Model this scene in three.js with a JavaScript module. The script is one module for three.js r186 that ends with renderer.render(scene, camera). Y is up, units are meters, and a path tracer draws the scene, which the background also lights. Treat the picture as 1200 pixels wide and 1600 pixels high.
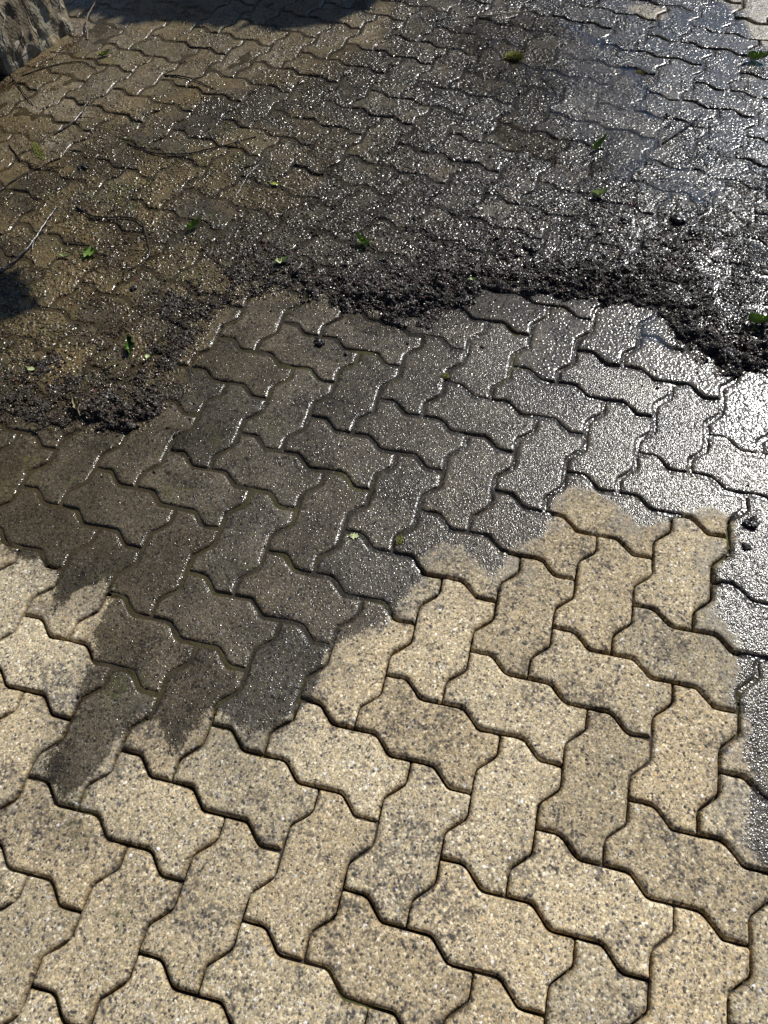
import * as THREE from 'three';
import { Sky } from 'three/addons/objects/Sky.js';
import { mergeGeometries } from 'three/addons/utils/BufferGeometryUtils.js';

// ---------- camera, sky, sun, exposure ----------
const scene = new THREE.Scene();
const camera = new THREE.PerspectiveCamera(66.2, 768 / 1024, 0.05, 400);
camera.position.set(-0.0146, 1.326, 0.3263);
camera.up.set(-0.38381, 0.5559, -0.73733);
camera.lookAt(-0.0146 - 0.31079, 1.326 - 0.82967, 0.3263 - 0.46374);
camera.updateMatrixWorld(true);
camera.updateProjectionMatrix();

const SUN = new THREE.Vector3(0.14, 0.668, -0.73).normalize();
const sky = new Sky();
sky.name = 'sky';
sky.userData.kind = 'structure';
sky.scale.setScalar(300);
sky.material.uniforms.sunPosition.value.copy(SUN);
sky.material.uniforms.turbidity.value = 5;
sky.material.uniforms.rayleigh.value = 0.65;
sky.material.uniforms.mieCoefficient.value = 0.004;
scene.add(sky);
scene.environmentIntensity = 0.1;

const sun = new THREE.DirectionalLight(new THREE.Color(1, 0.955, 0.87), 4.8);
sun.name = 'sunlight';
sun.position.copy(SUN).multiplyScalar(12);
sun.castShadow = true;
sun.shadow.mapSize.set(4096, 4096);
Object.assign(sun.shadow.camera, { left: -5, right: 5, top: 5, bottom: -5, near: 0.5, far: 40 });
scene.add(sun, sun.target);

const renderer = new THREE.WebGLRenderer({ antialias: true });
renderer.toneMapping = THREE.LinearToneMapping;
renderer.toneMappingExposure = 1.05;
renderer.shadowMap.enabled = true;

// ---------- plan of the terrace, surveyed in metres (x, z) ----------
const WET = [[-1.89,0.106],[-1.44,0.031],[-1.169,0.016],[-1.099,0.014],[-1.019,0.01],[-0.996,0.041],[-0.966,0.091],[-0.954,0.059],[-0.946,0.012],[-0.915,-0.018],[-0.881,0.004],[-0.862,0.056],[-0.845,0.099],[-0.812,0.166],[-0.796,0.212],[-0.784,0.258],[-0.777,0.304],[-0.764,0.327],[-0.729,0.329],[-0.717,0.349],[-0.69,0.329],[-0.693,0.28],[-0.682,0.24],[-0.692,0.197],[-0.685,0.162],[-0.657,0.152],[-0.634,0.163],[-0.606,0.189],[-0.58,0.187],[-0.579,0.146],[-0.583,0.103],[-0.561,0.082],[-0.514,0.089],[-0.481,0.088],[-0.456,0.066],[-0.438,0.028],[-0.428,-0.014],[-0.437,-0.057],[-0.446,-0.108],[-0.42,-0.158],[-0.385,-0.191],[-0.376,-0.229],[-0.375,-0.272],[-0.378,-0.317],[-0.387,-0.361],[-0.373,-0.401],[-0.335,-0.41],[-0.295,-0.39],[-0.251,-0.377],[-0.243,-0.404],[-0.246,-0.455],[-0.201,-0.505],[-0.207,-0.552],[-0.212,-0.603],[-0.19,-0.644],[-0.148,-0.661],[-0.102,-0.646],[-0.048,-0.625],[-0.006,-0.652],[0.026,-0.694],[0.06,-0.729],[0.097,-0.732],[0.121,-0.693],[0.115,-0.617],[0.111,-0.567],[0.14,-0.508],[0.184,-0.466],[0.198,-0.418],[0.201,-0.367],[0.243,-0.325],[0.261,-0.25],[0.273,-0.188],[0.293,-0.133],[0.321,-0.12],[0.386,-0.123],[0.737,-0.4],[2.208,-4.714],[-1.498,-3.919],[-4.895,-2.025],[-4.772,-1.035],[-3.767,-0.075]];
const DRY2 = [[-0.517,-2.807],[-0.428,-2.721],[-0.359,-2.586],[-0.307,-2.541],[-0.132,-2.683],[-0.229,-3.135],[-0.633,-2.97]];
const DRY3 = [[-0.787,-2.669],[-0.663,-2.671],[-0.652,-2.602],[-0.713,-2.586],[-0.791,-2.617]];
const DRY4 = [[-2.097,-0.758],[-2.08,-0.894],[-2.042,-1.017],[-2.013,-1.156],[-1.973,-1.321],[-1.895,-1.416],[-1.894,-1.584],[-1.754,-1.676],[-1.596,-1.781],[-1.513,-1.928],[-1.469,-2.11],[-1.761,-2.628],[-2.968,-2.142],[-2.973,-1.464]];
const DAMP = [[-0.84,0.405],[-0.748,0.347],[-0.669,0.331],[-0.607,0.33],[-0.566,0.346],[-0.613,0.394],[-0.684,0.414],[-0.772,0.471]];
const RIDGE = [[-1.535,-0.225],[-1.438,-0.253],[-1.356,-0.294],[-1.278,-0.317],[-1.215,-0.355],[-1.151,-0.381],[-1.134,-0.44],[-1.164,-0.514],[-1.182,-0.611],[-1.186,-0.76],[-1.136,-0.858],[-1.048,-0.933],[-0.955,-0.938],[-0.867,-0.947],[-0.782,-0.958],[-0.727,-0.99],[-0.688,-1.051],[-0.659,-1.117],[-0.59,-1.178],[-0.511,-1.195],[-0.447,-1.205],[-0.394,-1.239],[-0.322,-1.266],[-0.254,-1.281],[-0.188,-1.25],[-0.128,-1.206],[-0.074,-1.151],[-0.019,-1.14],[0.027,-1.179],[0.121,-1.259]];
const RW = [0.5,0.55,0.4,0.6,0.9,1,0.75,0.3,0.15,0.2,0.5,0.75,0.8,0.9,1,1,0.9,0.75,0.7,0.6,0.8,1,1,0.8,0.5,0.7,0.8,0.9,0.9,0.7];
const PUD = [[-1.308,-2.275],[-1.144,-2.443],[-0.909,-2.444],[-0.714,-2.342],[-0.593,-2.181],[-0.499,-2.025],[-0.457,-1.793],[-0.495,-1.642],[-0.66,-1.631],[-0.839,-1.723],[-1.031,-1.905],[-1.23,-2.074]];
const PUD2 = [[-0.411,-1.714],[-0.338,-1.764],[-0.254,-1.723],[-0.289,-1.613],[-0.383,-1.631]];
const PUD3 = [[-0.878,-0.873],[-0.847,-0.913],[-0.755,-0.909],[-0.711,-0.893],[-0.766,-0.866],[-0.822,-0.839]];
const PUD4 = [[-0.268,-1.161],[-0.227,-1.181],[-0.193,-1.126],[-0.222,-1.077],[-0.256,-1.107]];
const BAND = [[-2.717,-1.728],[-2.659,-1.838],[-2.494,-1.865],[-2.335,-1.838],[-2.272,-1.927],[-2.144,-1.95],[-1.992,-1.974],[-1.853,-2.013],[-1.752,-2.106],[-1.682,-2.166],[-1.647,-2.263],[-1.631,-2.397],[-1.549,-2.541]];
const TW = [[[-1.872,-1.231],[-1.766,-1.225],[-1.672,-1.261],[-1.603,-1.329],[-1.529,-1.426]],[[-1.413,-1.169],[-1.433,-1.238],[-1.438,-1.311]],[[-1.793,-0.608],[-1.792,-0.716],[-1.821,-0.809],[-1.849,-0.892]],[[-1.798,-0.916],[-1.717,-0.906],[-1.599,-0.946],[-1.541,-0.912],[-1.465,-0.829],[-1.481,-0.764]],[[-2.118,-1.169],[-2.107,-1.26],[-2.147,-1.357],[-2.177,-1.394]],[[-2.21,-1.065],[-2.096,-1.018],[-2.043,-1.024]],[[-2.437,-1.684],[-2.508,-1.775],[-2.581,-1.948]],[[-2.528,-1.388],[-2.374,-1.306],[-2.307,-1.272]],[[-2.474,-1.394],[-2.413,-1.503],[-2.345,-1.551],[-2.27,-1.538]],[[-1.274,-2.354],[-1.194,-2.393],[-1.081,-2.49]],[[-1.138,-2.223],[-1.078,-2.185],[-1.042,-2.146]],[[-0.884,-2.086],[-0.825,-2.049],[-0.783,-1.987]],[[-0.426,-1.894],[-0.392,-1.992],[-0.37,-2.084]],[[-2.061,-0.876],[-2.06,-0.927],[-2.035,-1.01],[-1.97,-1.051]],[[-2.027,-1.6],[-1.946,-1.617],[-1.813,-1.598]],[[-1.065,-2.044],[-1.034,-1.994]],[[-2.497,-1.561],[-2.426,-1.582],[-2.406,-1.61]]];
const LF = [[-1.434,-0.994],[-1.619,-0.776],[-1.129,-0.972],[-0.979,-1.13],[-1.289,-0.546],[-1.46,-0.382],[-0.582,-1.797],[-0.5,-1.582],[-0.31,-2.452],[0.008,-1.278],[-0.651,-1.113],[-1.677,-0.736],[-0.534,-0.337],[-1.271,-0.337],[-1.234,-0.544],[-2.297,-1.619],[-1.342,-1.253]];
const MS = [[-1.013,-2.168],[-2.103,-1.081],[-0.449,-0.37],[-0.571,-0.805],[-0.616,-2.246]];
const CL = [[0.14,-0.723],[-0.274,-1.576],[-0.224,-1.541],[-0.577,-1.306],[-0.02,-1.144],[-0.461,-2.043],[-0.912,-1.978],[-1.916,-1.076],[-1.428,-0.721],[0.147,-0.666],[-0.403,-1.514],[-0.888,-0.769],[-0.303,-1.823]];

// ---------- helpers ----------
function rng(seed) { let a = seed >>> 0; return () => { a = (a + 0x6D2B79F5) | 0; let t = Math.imul(a ^ (a >>> 15), 1 | a); t = (t + Math.imul(t ^ (t >>> 7), 61 | t)) ^ t; return ((t ^ (t >>> 14)) >>> 0) / 4294967296; }; }
const clamp = (v, a = 0, b = 1) => v < a ? a : v > b ? b : v;
const smooth = (a, b, v) => { const t = clamp((v - a) / (b - a)); return t * t * (3 - 2 * t); };
const mix = (a, b, t) => a + (b - a) * t;
const taken = {};
function numbered(name) { const n = taken[name] = (taken[name] ?? -1) + 1; return n ? `${name}_${String(n).padStart(3, '0')}` : name; }
function add(o, name, label, category, group, parent = scene) {
  o.name = numbered(name);
  o.traverse(m => { if (m.isMesh) { m.castShadow = true; m.receiveShadow = true; } });
  if (label) o.userData.label = label;
  if (category) o.userData.category = category;
  if (group) o.userData.group = group;
  parent.add(o);
  return o;
}
// periodic noise tile, looked up with bilinear filtering; N(x, y) has features about one unit wide, range 0..1
const NT = 256, ntile = (() => { const r = rng(77), a = new Float32Array(NT * NT); for (let i = 0; i < a.length; i++) a[i] = r(); return a; })();
function N(x, y) {
  const xf = Math.floor(x), yf = Math.floor(y); let u = x - xf, v = y - yf; u = u * u * (3 - 2 * u); v = v * v * (3 - 2 * v);
  const x0 = xf & 255, x1 = (xf + 1) & 255, y0 = (yf & 255) << 8, y1 = ((yf + 1) & 255) << 8;
  const a = ntile[y0 + x0], b = ntile[y0 + x1], c = ntile[y1 + x0], d = ntile[y1 + x1];
  return a + (b - a) * u + (c - a + (a - b - c + d) * u) * v;
}
const fbm = (x, y) => 0.5 * N(x, y) + 0.27 * N(x * 2.1 + 31, y * 2.1 + 7) + 0.15 * N(x * 4.3 + 11, y * 4.3 + 53) + 0.08 * N(x * 8.9 + 3, y * 8.9 + 91);
function inside(p, x, z) { let c = false; for (let i = 0, j = p.length - 1; i < p.length; j = i++) if ((p[i][1] > z) !== (p[j][1] > z) && x < (p[j][0] - p[i][0]) * (z - p[i][1]) / (p[j][1] - p[i][1]) + p[i][0]) c = !c; return c; }
function lineDist(p, x, z, closed) { // distance to a polyline, and where along it
  let best = 1e9, at = 0;
  for (let i = 0; i < p.length - (closed ? 0 : 1); i++) { const a = p[i], b = p[(i + 1) % p.length], dx = b[0] - a[0], dz = b[1] - a[1]; const t = clamp(((x - a[0]) * dx + (z - a[1]) * dz) / (dx * dx + dz * dz)); const d = (x - a[0] - dx * t) ** 2 + (z - a[1] - dz * t) ** 2; if (d < best) { best = d; at = i + t; } }
  return [Math.sqrt(best), at];
}
// a scalar field sampled on a coarse grid over the terrace and read back smoothly
const FX0 = -4.4, FZ0 = -4.4, FS = 0.0125, FN = 480;
function field(f) {
  const a = new Float32Array(FN * FN);
  for (let j = 0; j < FN; j++) for (let i = 0; i < FN; i++) a[j * FN + i] = f(FX0 + i * FS, FZ0 + j * FS);
  return (x, z) => { const u = clamp((x - FX0) / FS, 0, FN - 1.001), v = clamp((z - FZ0) / FS, 0, FN - 1.001); const i = u | 0, j = v | 0, s = u - i, t = v - j, k = j * FN + i; return (a[k] * (1 - s) + a[k + 1] * s) * (1 - t) + (a[k + FN] * (1 - s) + a[k + FN + 1] * s) * t; };
}
const signed = p => field((x, z) => { const d = lineDist(p, x, z, true)[0]; return inside(p, x, z) ? d : -d; });

// ---------- where the terrace is wet, muddy and flooded (metres, plan) ----------
const U = 0.1125;   // pitch of the interlocking pavers
const wetD = signed(WET), dryAD = signed(DRY2), dryBD = signed(DRY3), dryCD = signed(DRY4), pudD = signed(PUD), pud2D = signed(PUD2), pud3D = signed(PUD3), pud4D = signed(PUD4);
const ridgeD = field((x, z) => lineDist(RIDGE, x, z, false)[0]);
const ridgeW = field((x, z) => { const t = lineDist(RIDGE, x, z, false)[1], i = Math.min(t | 0, RW.length - 2); return mix(RW[i], RW[i + 1], t - i); });
const mudPoly = [...RIDGE, [1.2, -2.4], [0.4, -4.3], [-4.2, -4.3], [-4.2, 0.2]];
const mudSide = signed(mudPoly);                       // > 0 on the swept side of the ridge
const wetAt = (x, z) => {
  const n = (fbm(x * 30, z * 30) - 0.5) * 0.035 + (N(x * 160, z * 160) - 0.5) * 0.010 + (N(x * 420, z * 420) - 0.5) * 0.012;
  const w = smooth(-0.008, 0.007, wetD(x, z) + n);
  const d = Math.max(dryAD(x, z), dryBD(x, z)) + n;
  const half = smooth(-0.02, 0.14, dryCD(x, z) + (fbm(x * 11 + 7, z * 11 + 3) - 0.5) * 0.34);   // the far left corner has begun to dry in patches
  return w * (1 - 0.55 * smooth(-0.02, 0.02, d)) * (1 - 0.3 * half);
};
const dampD = signed(DAMP);
const dampAt = (x, z) => Math.max(smooth(-0.075, 0.005, wetD(x, z) + (fbm(x * 22 + 9, z * 22) - 0.55) * 0.16), 0.75 * smooth(-0.03, 0.04, dampD(x, z) + (fbm(x * 24, z * 24 + 6) - 0.5) * 0.11));
const leftness = (x, z) => smooth(-0.25, -1.25, x * 0.83 - z * 0.42 - 0.15);   // 0 on the clean right of the view, 1 on the muddy left
const mudAt = (x, z) => {                               // 0..1 how much soil lies on the pavers
  const d = mudSide(x, z) + (fbm(x * 20 + 33, z * 20 + 4) - 0.45) * 0.10; if (d < -0.06) return 0;
  const right = smooth(-1.0, -0.45, x) * smooth(-1.5, -2.2, z);      // the rinsed corner at the far right
  const farLeft = smooth(-1.9, -2.5, x);
  return smooth(-0.06, 0.02, d) * (0.26 + 0.30 * Math.exp(-Math.max(d, 0) / 0.5) + 0.44 * Math.exp(-Math.max(d, 0) / 0.10)) * (1 - 0.8 * right) * (1 - 0.6 * farLeft) * (1 - 0.45 * smooth(-0.9, -1.9, x) * smooth(-0.9, -1.7, z));
};
const patchAt = (x, z) => 0.55 * fbm(x * 14 + 3, z * 14 + 8) + 0.45 * fbm(x * 42 + 15, z * 42 + 71);   // where the swept soil lies thick
const heapAt = (x, z) => {                              // height of the swept-up ridge of soil
  const w = ridgeW(x, z), n = fbm(x * 22 + 5, z * 22 + 2), d = ridgeD(x, z) + (n - 0.42) * 0.15, half = 0.02 + 0.045 * w;
  const h = w * 0.014 * Math.max(0, 1 - (d / half) ** 2) * (0.25 + 1.4 * smooth(0.25, 0.75, fbm(x * 55, z * 55 + 40)));
  const s = mudSide(x, z); if (s < 0 || s > 0.9) return h;
  return h + 0.0085 * smooth(0.50, 0.62, patchAt(x, z)) * Math.exp(-s / 0.11) * smooth(0, 0.02, s) * (1 - 0.55 * leftness(x, z)) * (0.4 + 1.2 * N(x * 75, z * 75));
};

// ---------- surface textures ----------
// crushed stone facing: a periodic tile of grains, each with a colour and a domed height
const GT = 1024, grainRGB = new Float32Array(GT * GT * 3), grainH = new Float32Array(GT * GT);
{
  const r = rng(5), C = 2.05, M = Math.round(GT / C), cells = [];
  for (let i = 0; i < M * M; i++) {
    const q = r(), v = 0.5 + 0.95 * r();
    let c = q < 0.50 ? [0.52, 0.415, 0.246] : q < 0.70 ? [0.69, 0.59, 0.41] : q < 0.82 ? [0.40, 0.33, 0.235] : q < 0.90 ? [0.18, 0.152, 0.115] : q < 0.96 ? [0.075, 0.066, 0.06] : q < 0.975 ? [0.52, 0.36, 0.18] : [0.76, 0.73, 0.68];
    cells.push([r(), r(), c.map(k => k * v), r() < 0.13 ? 0.5 + r() * 0.7 : r() * 0.22, 0.35 + 0.65 * r()]);
  }
  for (let y = 0; y < GT; y++) for (let x = 0; x < GT; x++) {
    const fx = x * M / GT, fy = y * M / GT, cx = Math.floor(fx), cy = Math.floor(fy); let b = 9, b2 = 9, bc = null;
    for (let dy = -2; dy <= 2; dy++) for (let dx = -2; dx <= 2; dx++) {
      const k = cells[((cy + dy + M) % M) * M + ((cx + dx + M) % M)], px = cx + dx + k[0] - fx, py = cy + dy + k[1] - fy, d = Math.sqrt(px * px + py * py) - k[3];
      if (d < b) { b2 = b; b = d; bc = k; } else if (d < b2) b2 = d;
    }
    const e = smooth(0, 0.35, b2 - b), o = y * GT + x;
    for (let c = 0; c < 3; c++) grainRGB[o * 3 + c] = mix([0.30, 0.25, 0.175][c], bc[2][c], 0.45 + 0.55 * e);
    grainH[o] = bc[4] * Math.sqrt(clamp((b2 - b) * 1.1)) ;
  }
}
const srgb = v => v <= 0.0031308 ? v * 12.92 : 1.055 * Math.pow(v, 1 / 2.4) - 0.055;
const SR = new Uint8Array(4096); for (let i = 0; i < 4096; i++) SR[i] = Math.round(255 * srgb(i / 4095));
function tex(data, w, h, color) {
  const t = new THREE.DataTexture(data, w, h, THREE.RGBAFormat); t.wrapS = t.wrapT = THREE.RepeatWrapping; t.magFilter = THREE.LinearFilter; t.minFilter = THREE.LinearMipmapLinearFilter; t.generateMipmaps = true;
  if (color) t.colorSpace = THREE.SRGBColorSpace; t.needsUpdate = true; return t;
}
const NEAR = [-1.40, -1.11, 1.9], FAR = [-3.05, -3.05, 3.7];
const frame = field((x, z) => { const v = new THREE.Vector3(x, 0, z).project(camera); return v.z < 1 ? Math.max(Math.abs(v.x), Math.abs(v.y)) : 9; });
function paverZone(x0, z0, size, res) {
  const col = new Uint8Array(res * res * 4), nor = new Uint8Array(res * res * 4), rou = new Uint8Array(res * res * 4);
  const px = size / res, fine = res === 2048 && size > 3 ? 1.45 : 1, hgt = new Float32Array(res * res), soft = new Float32Array(res * res);
  for (let j = 0; j < res; j++) {
    const z = z0 + (j + 0.5) * px;
    for (let i = 0; i < res; i++) {
      const x = x0 + (i + 0.5) * px, o = j * res + i, g = (Math.floor(j * fine) & 1023) * GT + (Math.floor(i * fine) & 1023);
      const off = frame(x, z);   // bare stone where no paver that can be seen uses this texture
      if (off > 2.2 || (size > 3 && off < 1 && x > NEAR[0] + 0.3 && z > NEAR[1] + 0.3)) { for (let c = 0; c < 3; c++) col[o * 4 + c] = SR[clamp(grainRGB[g * 3 + c]) * 4095 | 0]; col[o * 4 + 3] = rou[o * 4 + 3] = 255; rou[o * 4] = rou[o * 4 + 1] = 230; hgt[o] = grainH[g] * 0.0008; continue; }
      const wet = wetAt(x, z), damp = wet > 0.99 ? 1 : dampAt(x, z), mud = wet > 0.02 ? mudAt(x, z) : 0, left = leftness(x, z);
      // dark lichen and soot caught between the grains of the dry stone, in ragged clusters
      const n1 = 0.6 * fbm(x * 11 + 3, z * 11 + 8) + 0.4 * fbm(x * 29, z * 29 + 5), n2 = N(x * 150, z * 150), n3 = N(x * 330 + 9, z * 330);
      const lich = smooth(0.535, 0.68, n1 + (n2 - 0.5) * 0.24) * smooth(0.34, 0.62, n3 + (n2 - 0.5) * 0.3);
      const speck = smooth(0.765, 0.86, n2 * 0.55 + n3 * 0.45);
      const dirt = clamp(lich * 0.66 + speck * 0.75);
      const tone = 0.86 + 0.3 * fbm(x * 6 + 40, z * 6 + 21);
      let r = grainRGB[g * 3] * tone, gg = grainRGB[g * 3 + 1] * tone, b = grainRGB[g * 3 + 2] * tone;
      r = mix(r, 0.062, dirt); gg = mix(gg, 0.054, dirt); b = mix(b, 0.050, dirt);
      // soaked stone: darker and deeper in colour, with an olive silt on the left
      const dk = Math.max(wet, damp * 0.48);
      const blot = 0.55 + 0.9 * fbm(x * 13 + 66, z * 13 + 30);   // unevenly soaked
      const silt = left * (0.45 + 0.5 * fbm(x * 9 + 60, z * 9)) * wet;
      const wr = mix(r * 0.215 * blot, 0.064 * blot * (0.35 + r * 1.2), silt * 0.85), wg = mix(gg * 0.225 * blot, 0.050 * blot * (0.35 + gg * 1.4), silt * 0.85), wb = mix(b * 0.265 * blot, 0.0215 * blot * (0.35 + b * 1.9), silt * 0.85);
      r = mix(r, wr, dk); gg = mix(gg, wg, dk); b = mix(b, wb, dk);
      // soil smeared over the wet stone
      let m = 0;
      if (mud > 0.01) {
        m = smooth(0.56 - 0.26 * mud, 0.70 - 0.26 * mud, patchAt(x, z) * 0.75 + N(x * 260, z * 260) * 0.25 + 0.02) * wet;
        const v = 0.7 + 0.6 * n3;
        r = mix(r, mix(0.046, 0.070, left) * v, m * 0.85); gg = mix(gg, mix(0.040, 0.053, left) * v, m * 0.85); b = mix(b, mix(0.034, 0.025, left) * v, m * 0.85);
        // ochre clay left in thin washes at the far left
        const clay = smooth(0.44, 0.64, fbm(x * 7 + 5, z * 7 + 33)) * left * 0.75;
        r = mix(r, 0.15 * (0.4 + n3 * 1.2), clay); gg = mix(gg, 0.11 * (0.4 + n3 * 1.2), clay); b = mix(b, 0.05 * (0.4 + n3 * 1.2), clay);
      }
      { const d = dryCD(x, z); if (d > -0.1) { const q = smooth(-0.1, 0.1, d) * smooth(0.38, 0.62, fbm(x * 13 + 50, z * 13 + 9) * 0.7 + n2 * 0.3) * 0.7; const v = 0.5 + n3; r = mix(r, 0.115 * v, q); gg = mix(gg, 0.088 * v, q); b = mix(b, 0.047 * v, q); } }
      // green algae in spots
      const alg = smooth(0.66, 0.76, fbm(x * 12 + 80, z * 12 + 14)) * smooth(0.4, 0.6, n2) * left * 0.5;
      r = mix(r, 0.11, alg); gg = mix(gg, 0.115, alg); b = mix(b, 0.035, alg);
      col[o * 4] = SR[clamp(r) * 4095 | 0]; col[o * 4 + 1] = SR[clamp(gg) * 4095 | 0]; col[o * 4 + 2] = SR[clamp(b) * 4095 | 0]; col[o * 4 + 3] = 255;
      const rr = mix(mix(0.92, 0.62, damp), mix(0.20, 0.19, m), wet) + (n3 - 0.5) * 0.16 * wet;
      rou[o * 4] = rou[o * 4 + 1] = clamp(rr) * 255; rou[o * 4 + 3] = 255;
      hgt[o] = grainH[g] * mix(0.00085, 0.00175, wet) + (n2 * 0.0010 + n3 * 0.0008) * (0.3 - 0.1 * wet) + m * (N(x * 115, z * 115 + 7) * 0.0045 + n2 * 0.002) ;
    }
  }
  for (let j = 0; j < res; j++) for (let i = 0; i < res; i++) {
    const o = j * res + i, k = 1 / Math.max(px, 0.0012) * 0.5;
    const dx = (hgt[j * res + ((i + 1) % res)] - hgt[j * res + ((i + res - 1) % res)]) * k, dz = (hgt[((j + 1) % res) * res + i] - hgt[((j + res - 1) % res) * res + i]) * k;
    const l = 127.5 / Math.hypot(dx, dz, 1);
    nor[o * 4] = 127.5 - dx * l; nor[o * 4 + 1] = 127.5 - dz * l; nor[o * 4 + 2] = 127.5 + l; nor[o * 4 + 3] = 255;
  }
  const rt = tex(rou, res, res);
  const m = new THREE.MeshStandardMaterial({ map: tex(col, res, res, true), normalMap: tex(nor, res, res), roughnessMap: rt, roughness: 1, vertexColors: true });
  m.normalScale.set(1, 1);
  m.userData.zone = [x0, z0, size];
  return m;
}
const nearMat = paverZone(...NEAR, 2048), farMat = paverZone(...FAR, 2048);
nearMat.name = 'wet and dry paver face, near'; farMat.name = 'wet paver face, far';
console.log('textures done');

// ---------- pavement ----------
const paving = add(new THREE.Group(), 'pavement', 'terrace of interlocking wavy concrete pavers, half of it wet and muddy', null);
paving.userData.kind = 'structure';
const EDGE = [[0, 0], [1 / 3, -0.097], [2 / 3, 0.097]];   // one side of a unit cell, repeated by quarter turns
function outline(w, h) {                                   // corner points of a w x h block of cells
  const p = [];
  for (let k = 0; k < w; k++) for (const [a, b] of EDGE) p.push([k + a, b, a === 0 && k === 0]);
  for (let k = 0; k < h; k++) for (const [a, b] of EDGE) p.push([w - b, k + a, a === 0 && k === 0]);
  for (let k = 0; k < w; k++) for (const [a, b] of EDGE) p.push([w - k - a, h - b, a === 0 && k === 0]);
  for (let k = 0; k < h; k++) for (const [a, b] of EDGE) p.push([b, h - k - a, a === 0 && k === 0]);
  return p.filter((q, i) => { const a = p[(i + p.length - 1) % p.length], b = p[(i + 1) % p.length]; return Math.abs((q[0] - a[0]) * (b[1] - q[1]) - (q[1] - a[1]) * (b[0] - q[0])) > 1e-6; });
}
function shrunk(p, d) {                                    // the outline moved inwards by d, corners mitred
  return p.map((q, i) => {
    const a = p[(i + p.length - 1) % p.length], b = p[(i + 1) % p.length]; let n1 = [q[1] - a[1], a[0] - q[0]], n2 = [b[1] - q[1], q[0] - b[0]]; const l1 = Math.hypot(...n1), l2 = Math.hypot(...n2); n1 = n1.map(v => v / l1); n2 = n2.map(v => v / l2);
    const k = d / (1 + n1[0] * n2[0] + n1[1] * n2[1]); return [q[0] - (n1[0] + n2[0]) * k, q[1] - (n1[1] + n2[1]) * k, q[2]];
  });
}
function rounded(p, cut = 0.05) {
  const out = [];
  p.forEach((q, i) => {
    const a = p[(i + p.length - 1) % p.length], b = p[(i + 1) % p.length], c = q[2] ? cut : 0.075, la = Math.hypot(a[0] - q[0], a[1] - q[1]), lb = Math.hypot(b[0] - q[0], b[1] - q[1]);
    const s = [q[0] + (a[0] - q[0]) * c / la, q[1] + (a[1] - q[1]) * c / la], e = [q[0] + (b[0] - q[0]) * c / lb, q[1] + (b[1] - q[1]) * c / lb];
    for (let k = 0; k <= 4; k++) { const t = k / 4; out.push([s[0] * (1 - t) ** 2 + 2 * q[0] * t * (1 - t) + e[0] * t * t, s[1] * (1 - t) ** 2 + 2 * q[1] * t * (1 - t) + e[1] * t * t]); }
    const m = [(e[0] + b[0]) / 2, (e[1] + b[1]) / 2]; out.push(m);
  });
  return out;
}
const PROFILE = [[0, -0.055], [0, -0.0085], [0.0009, -0.0048], [0.0026, -0.0022], [0.0052, -0.0007], [0.0085, 0], [0.0115, 0.0003]];
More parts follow.
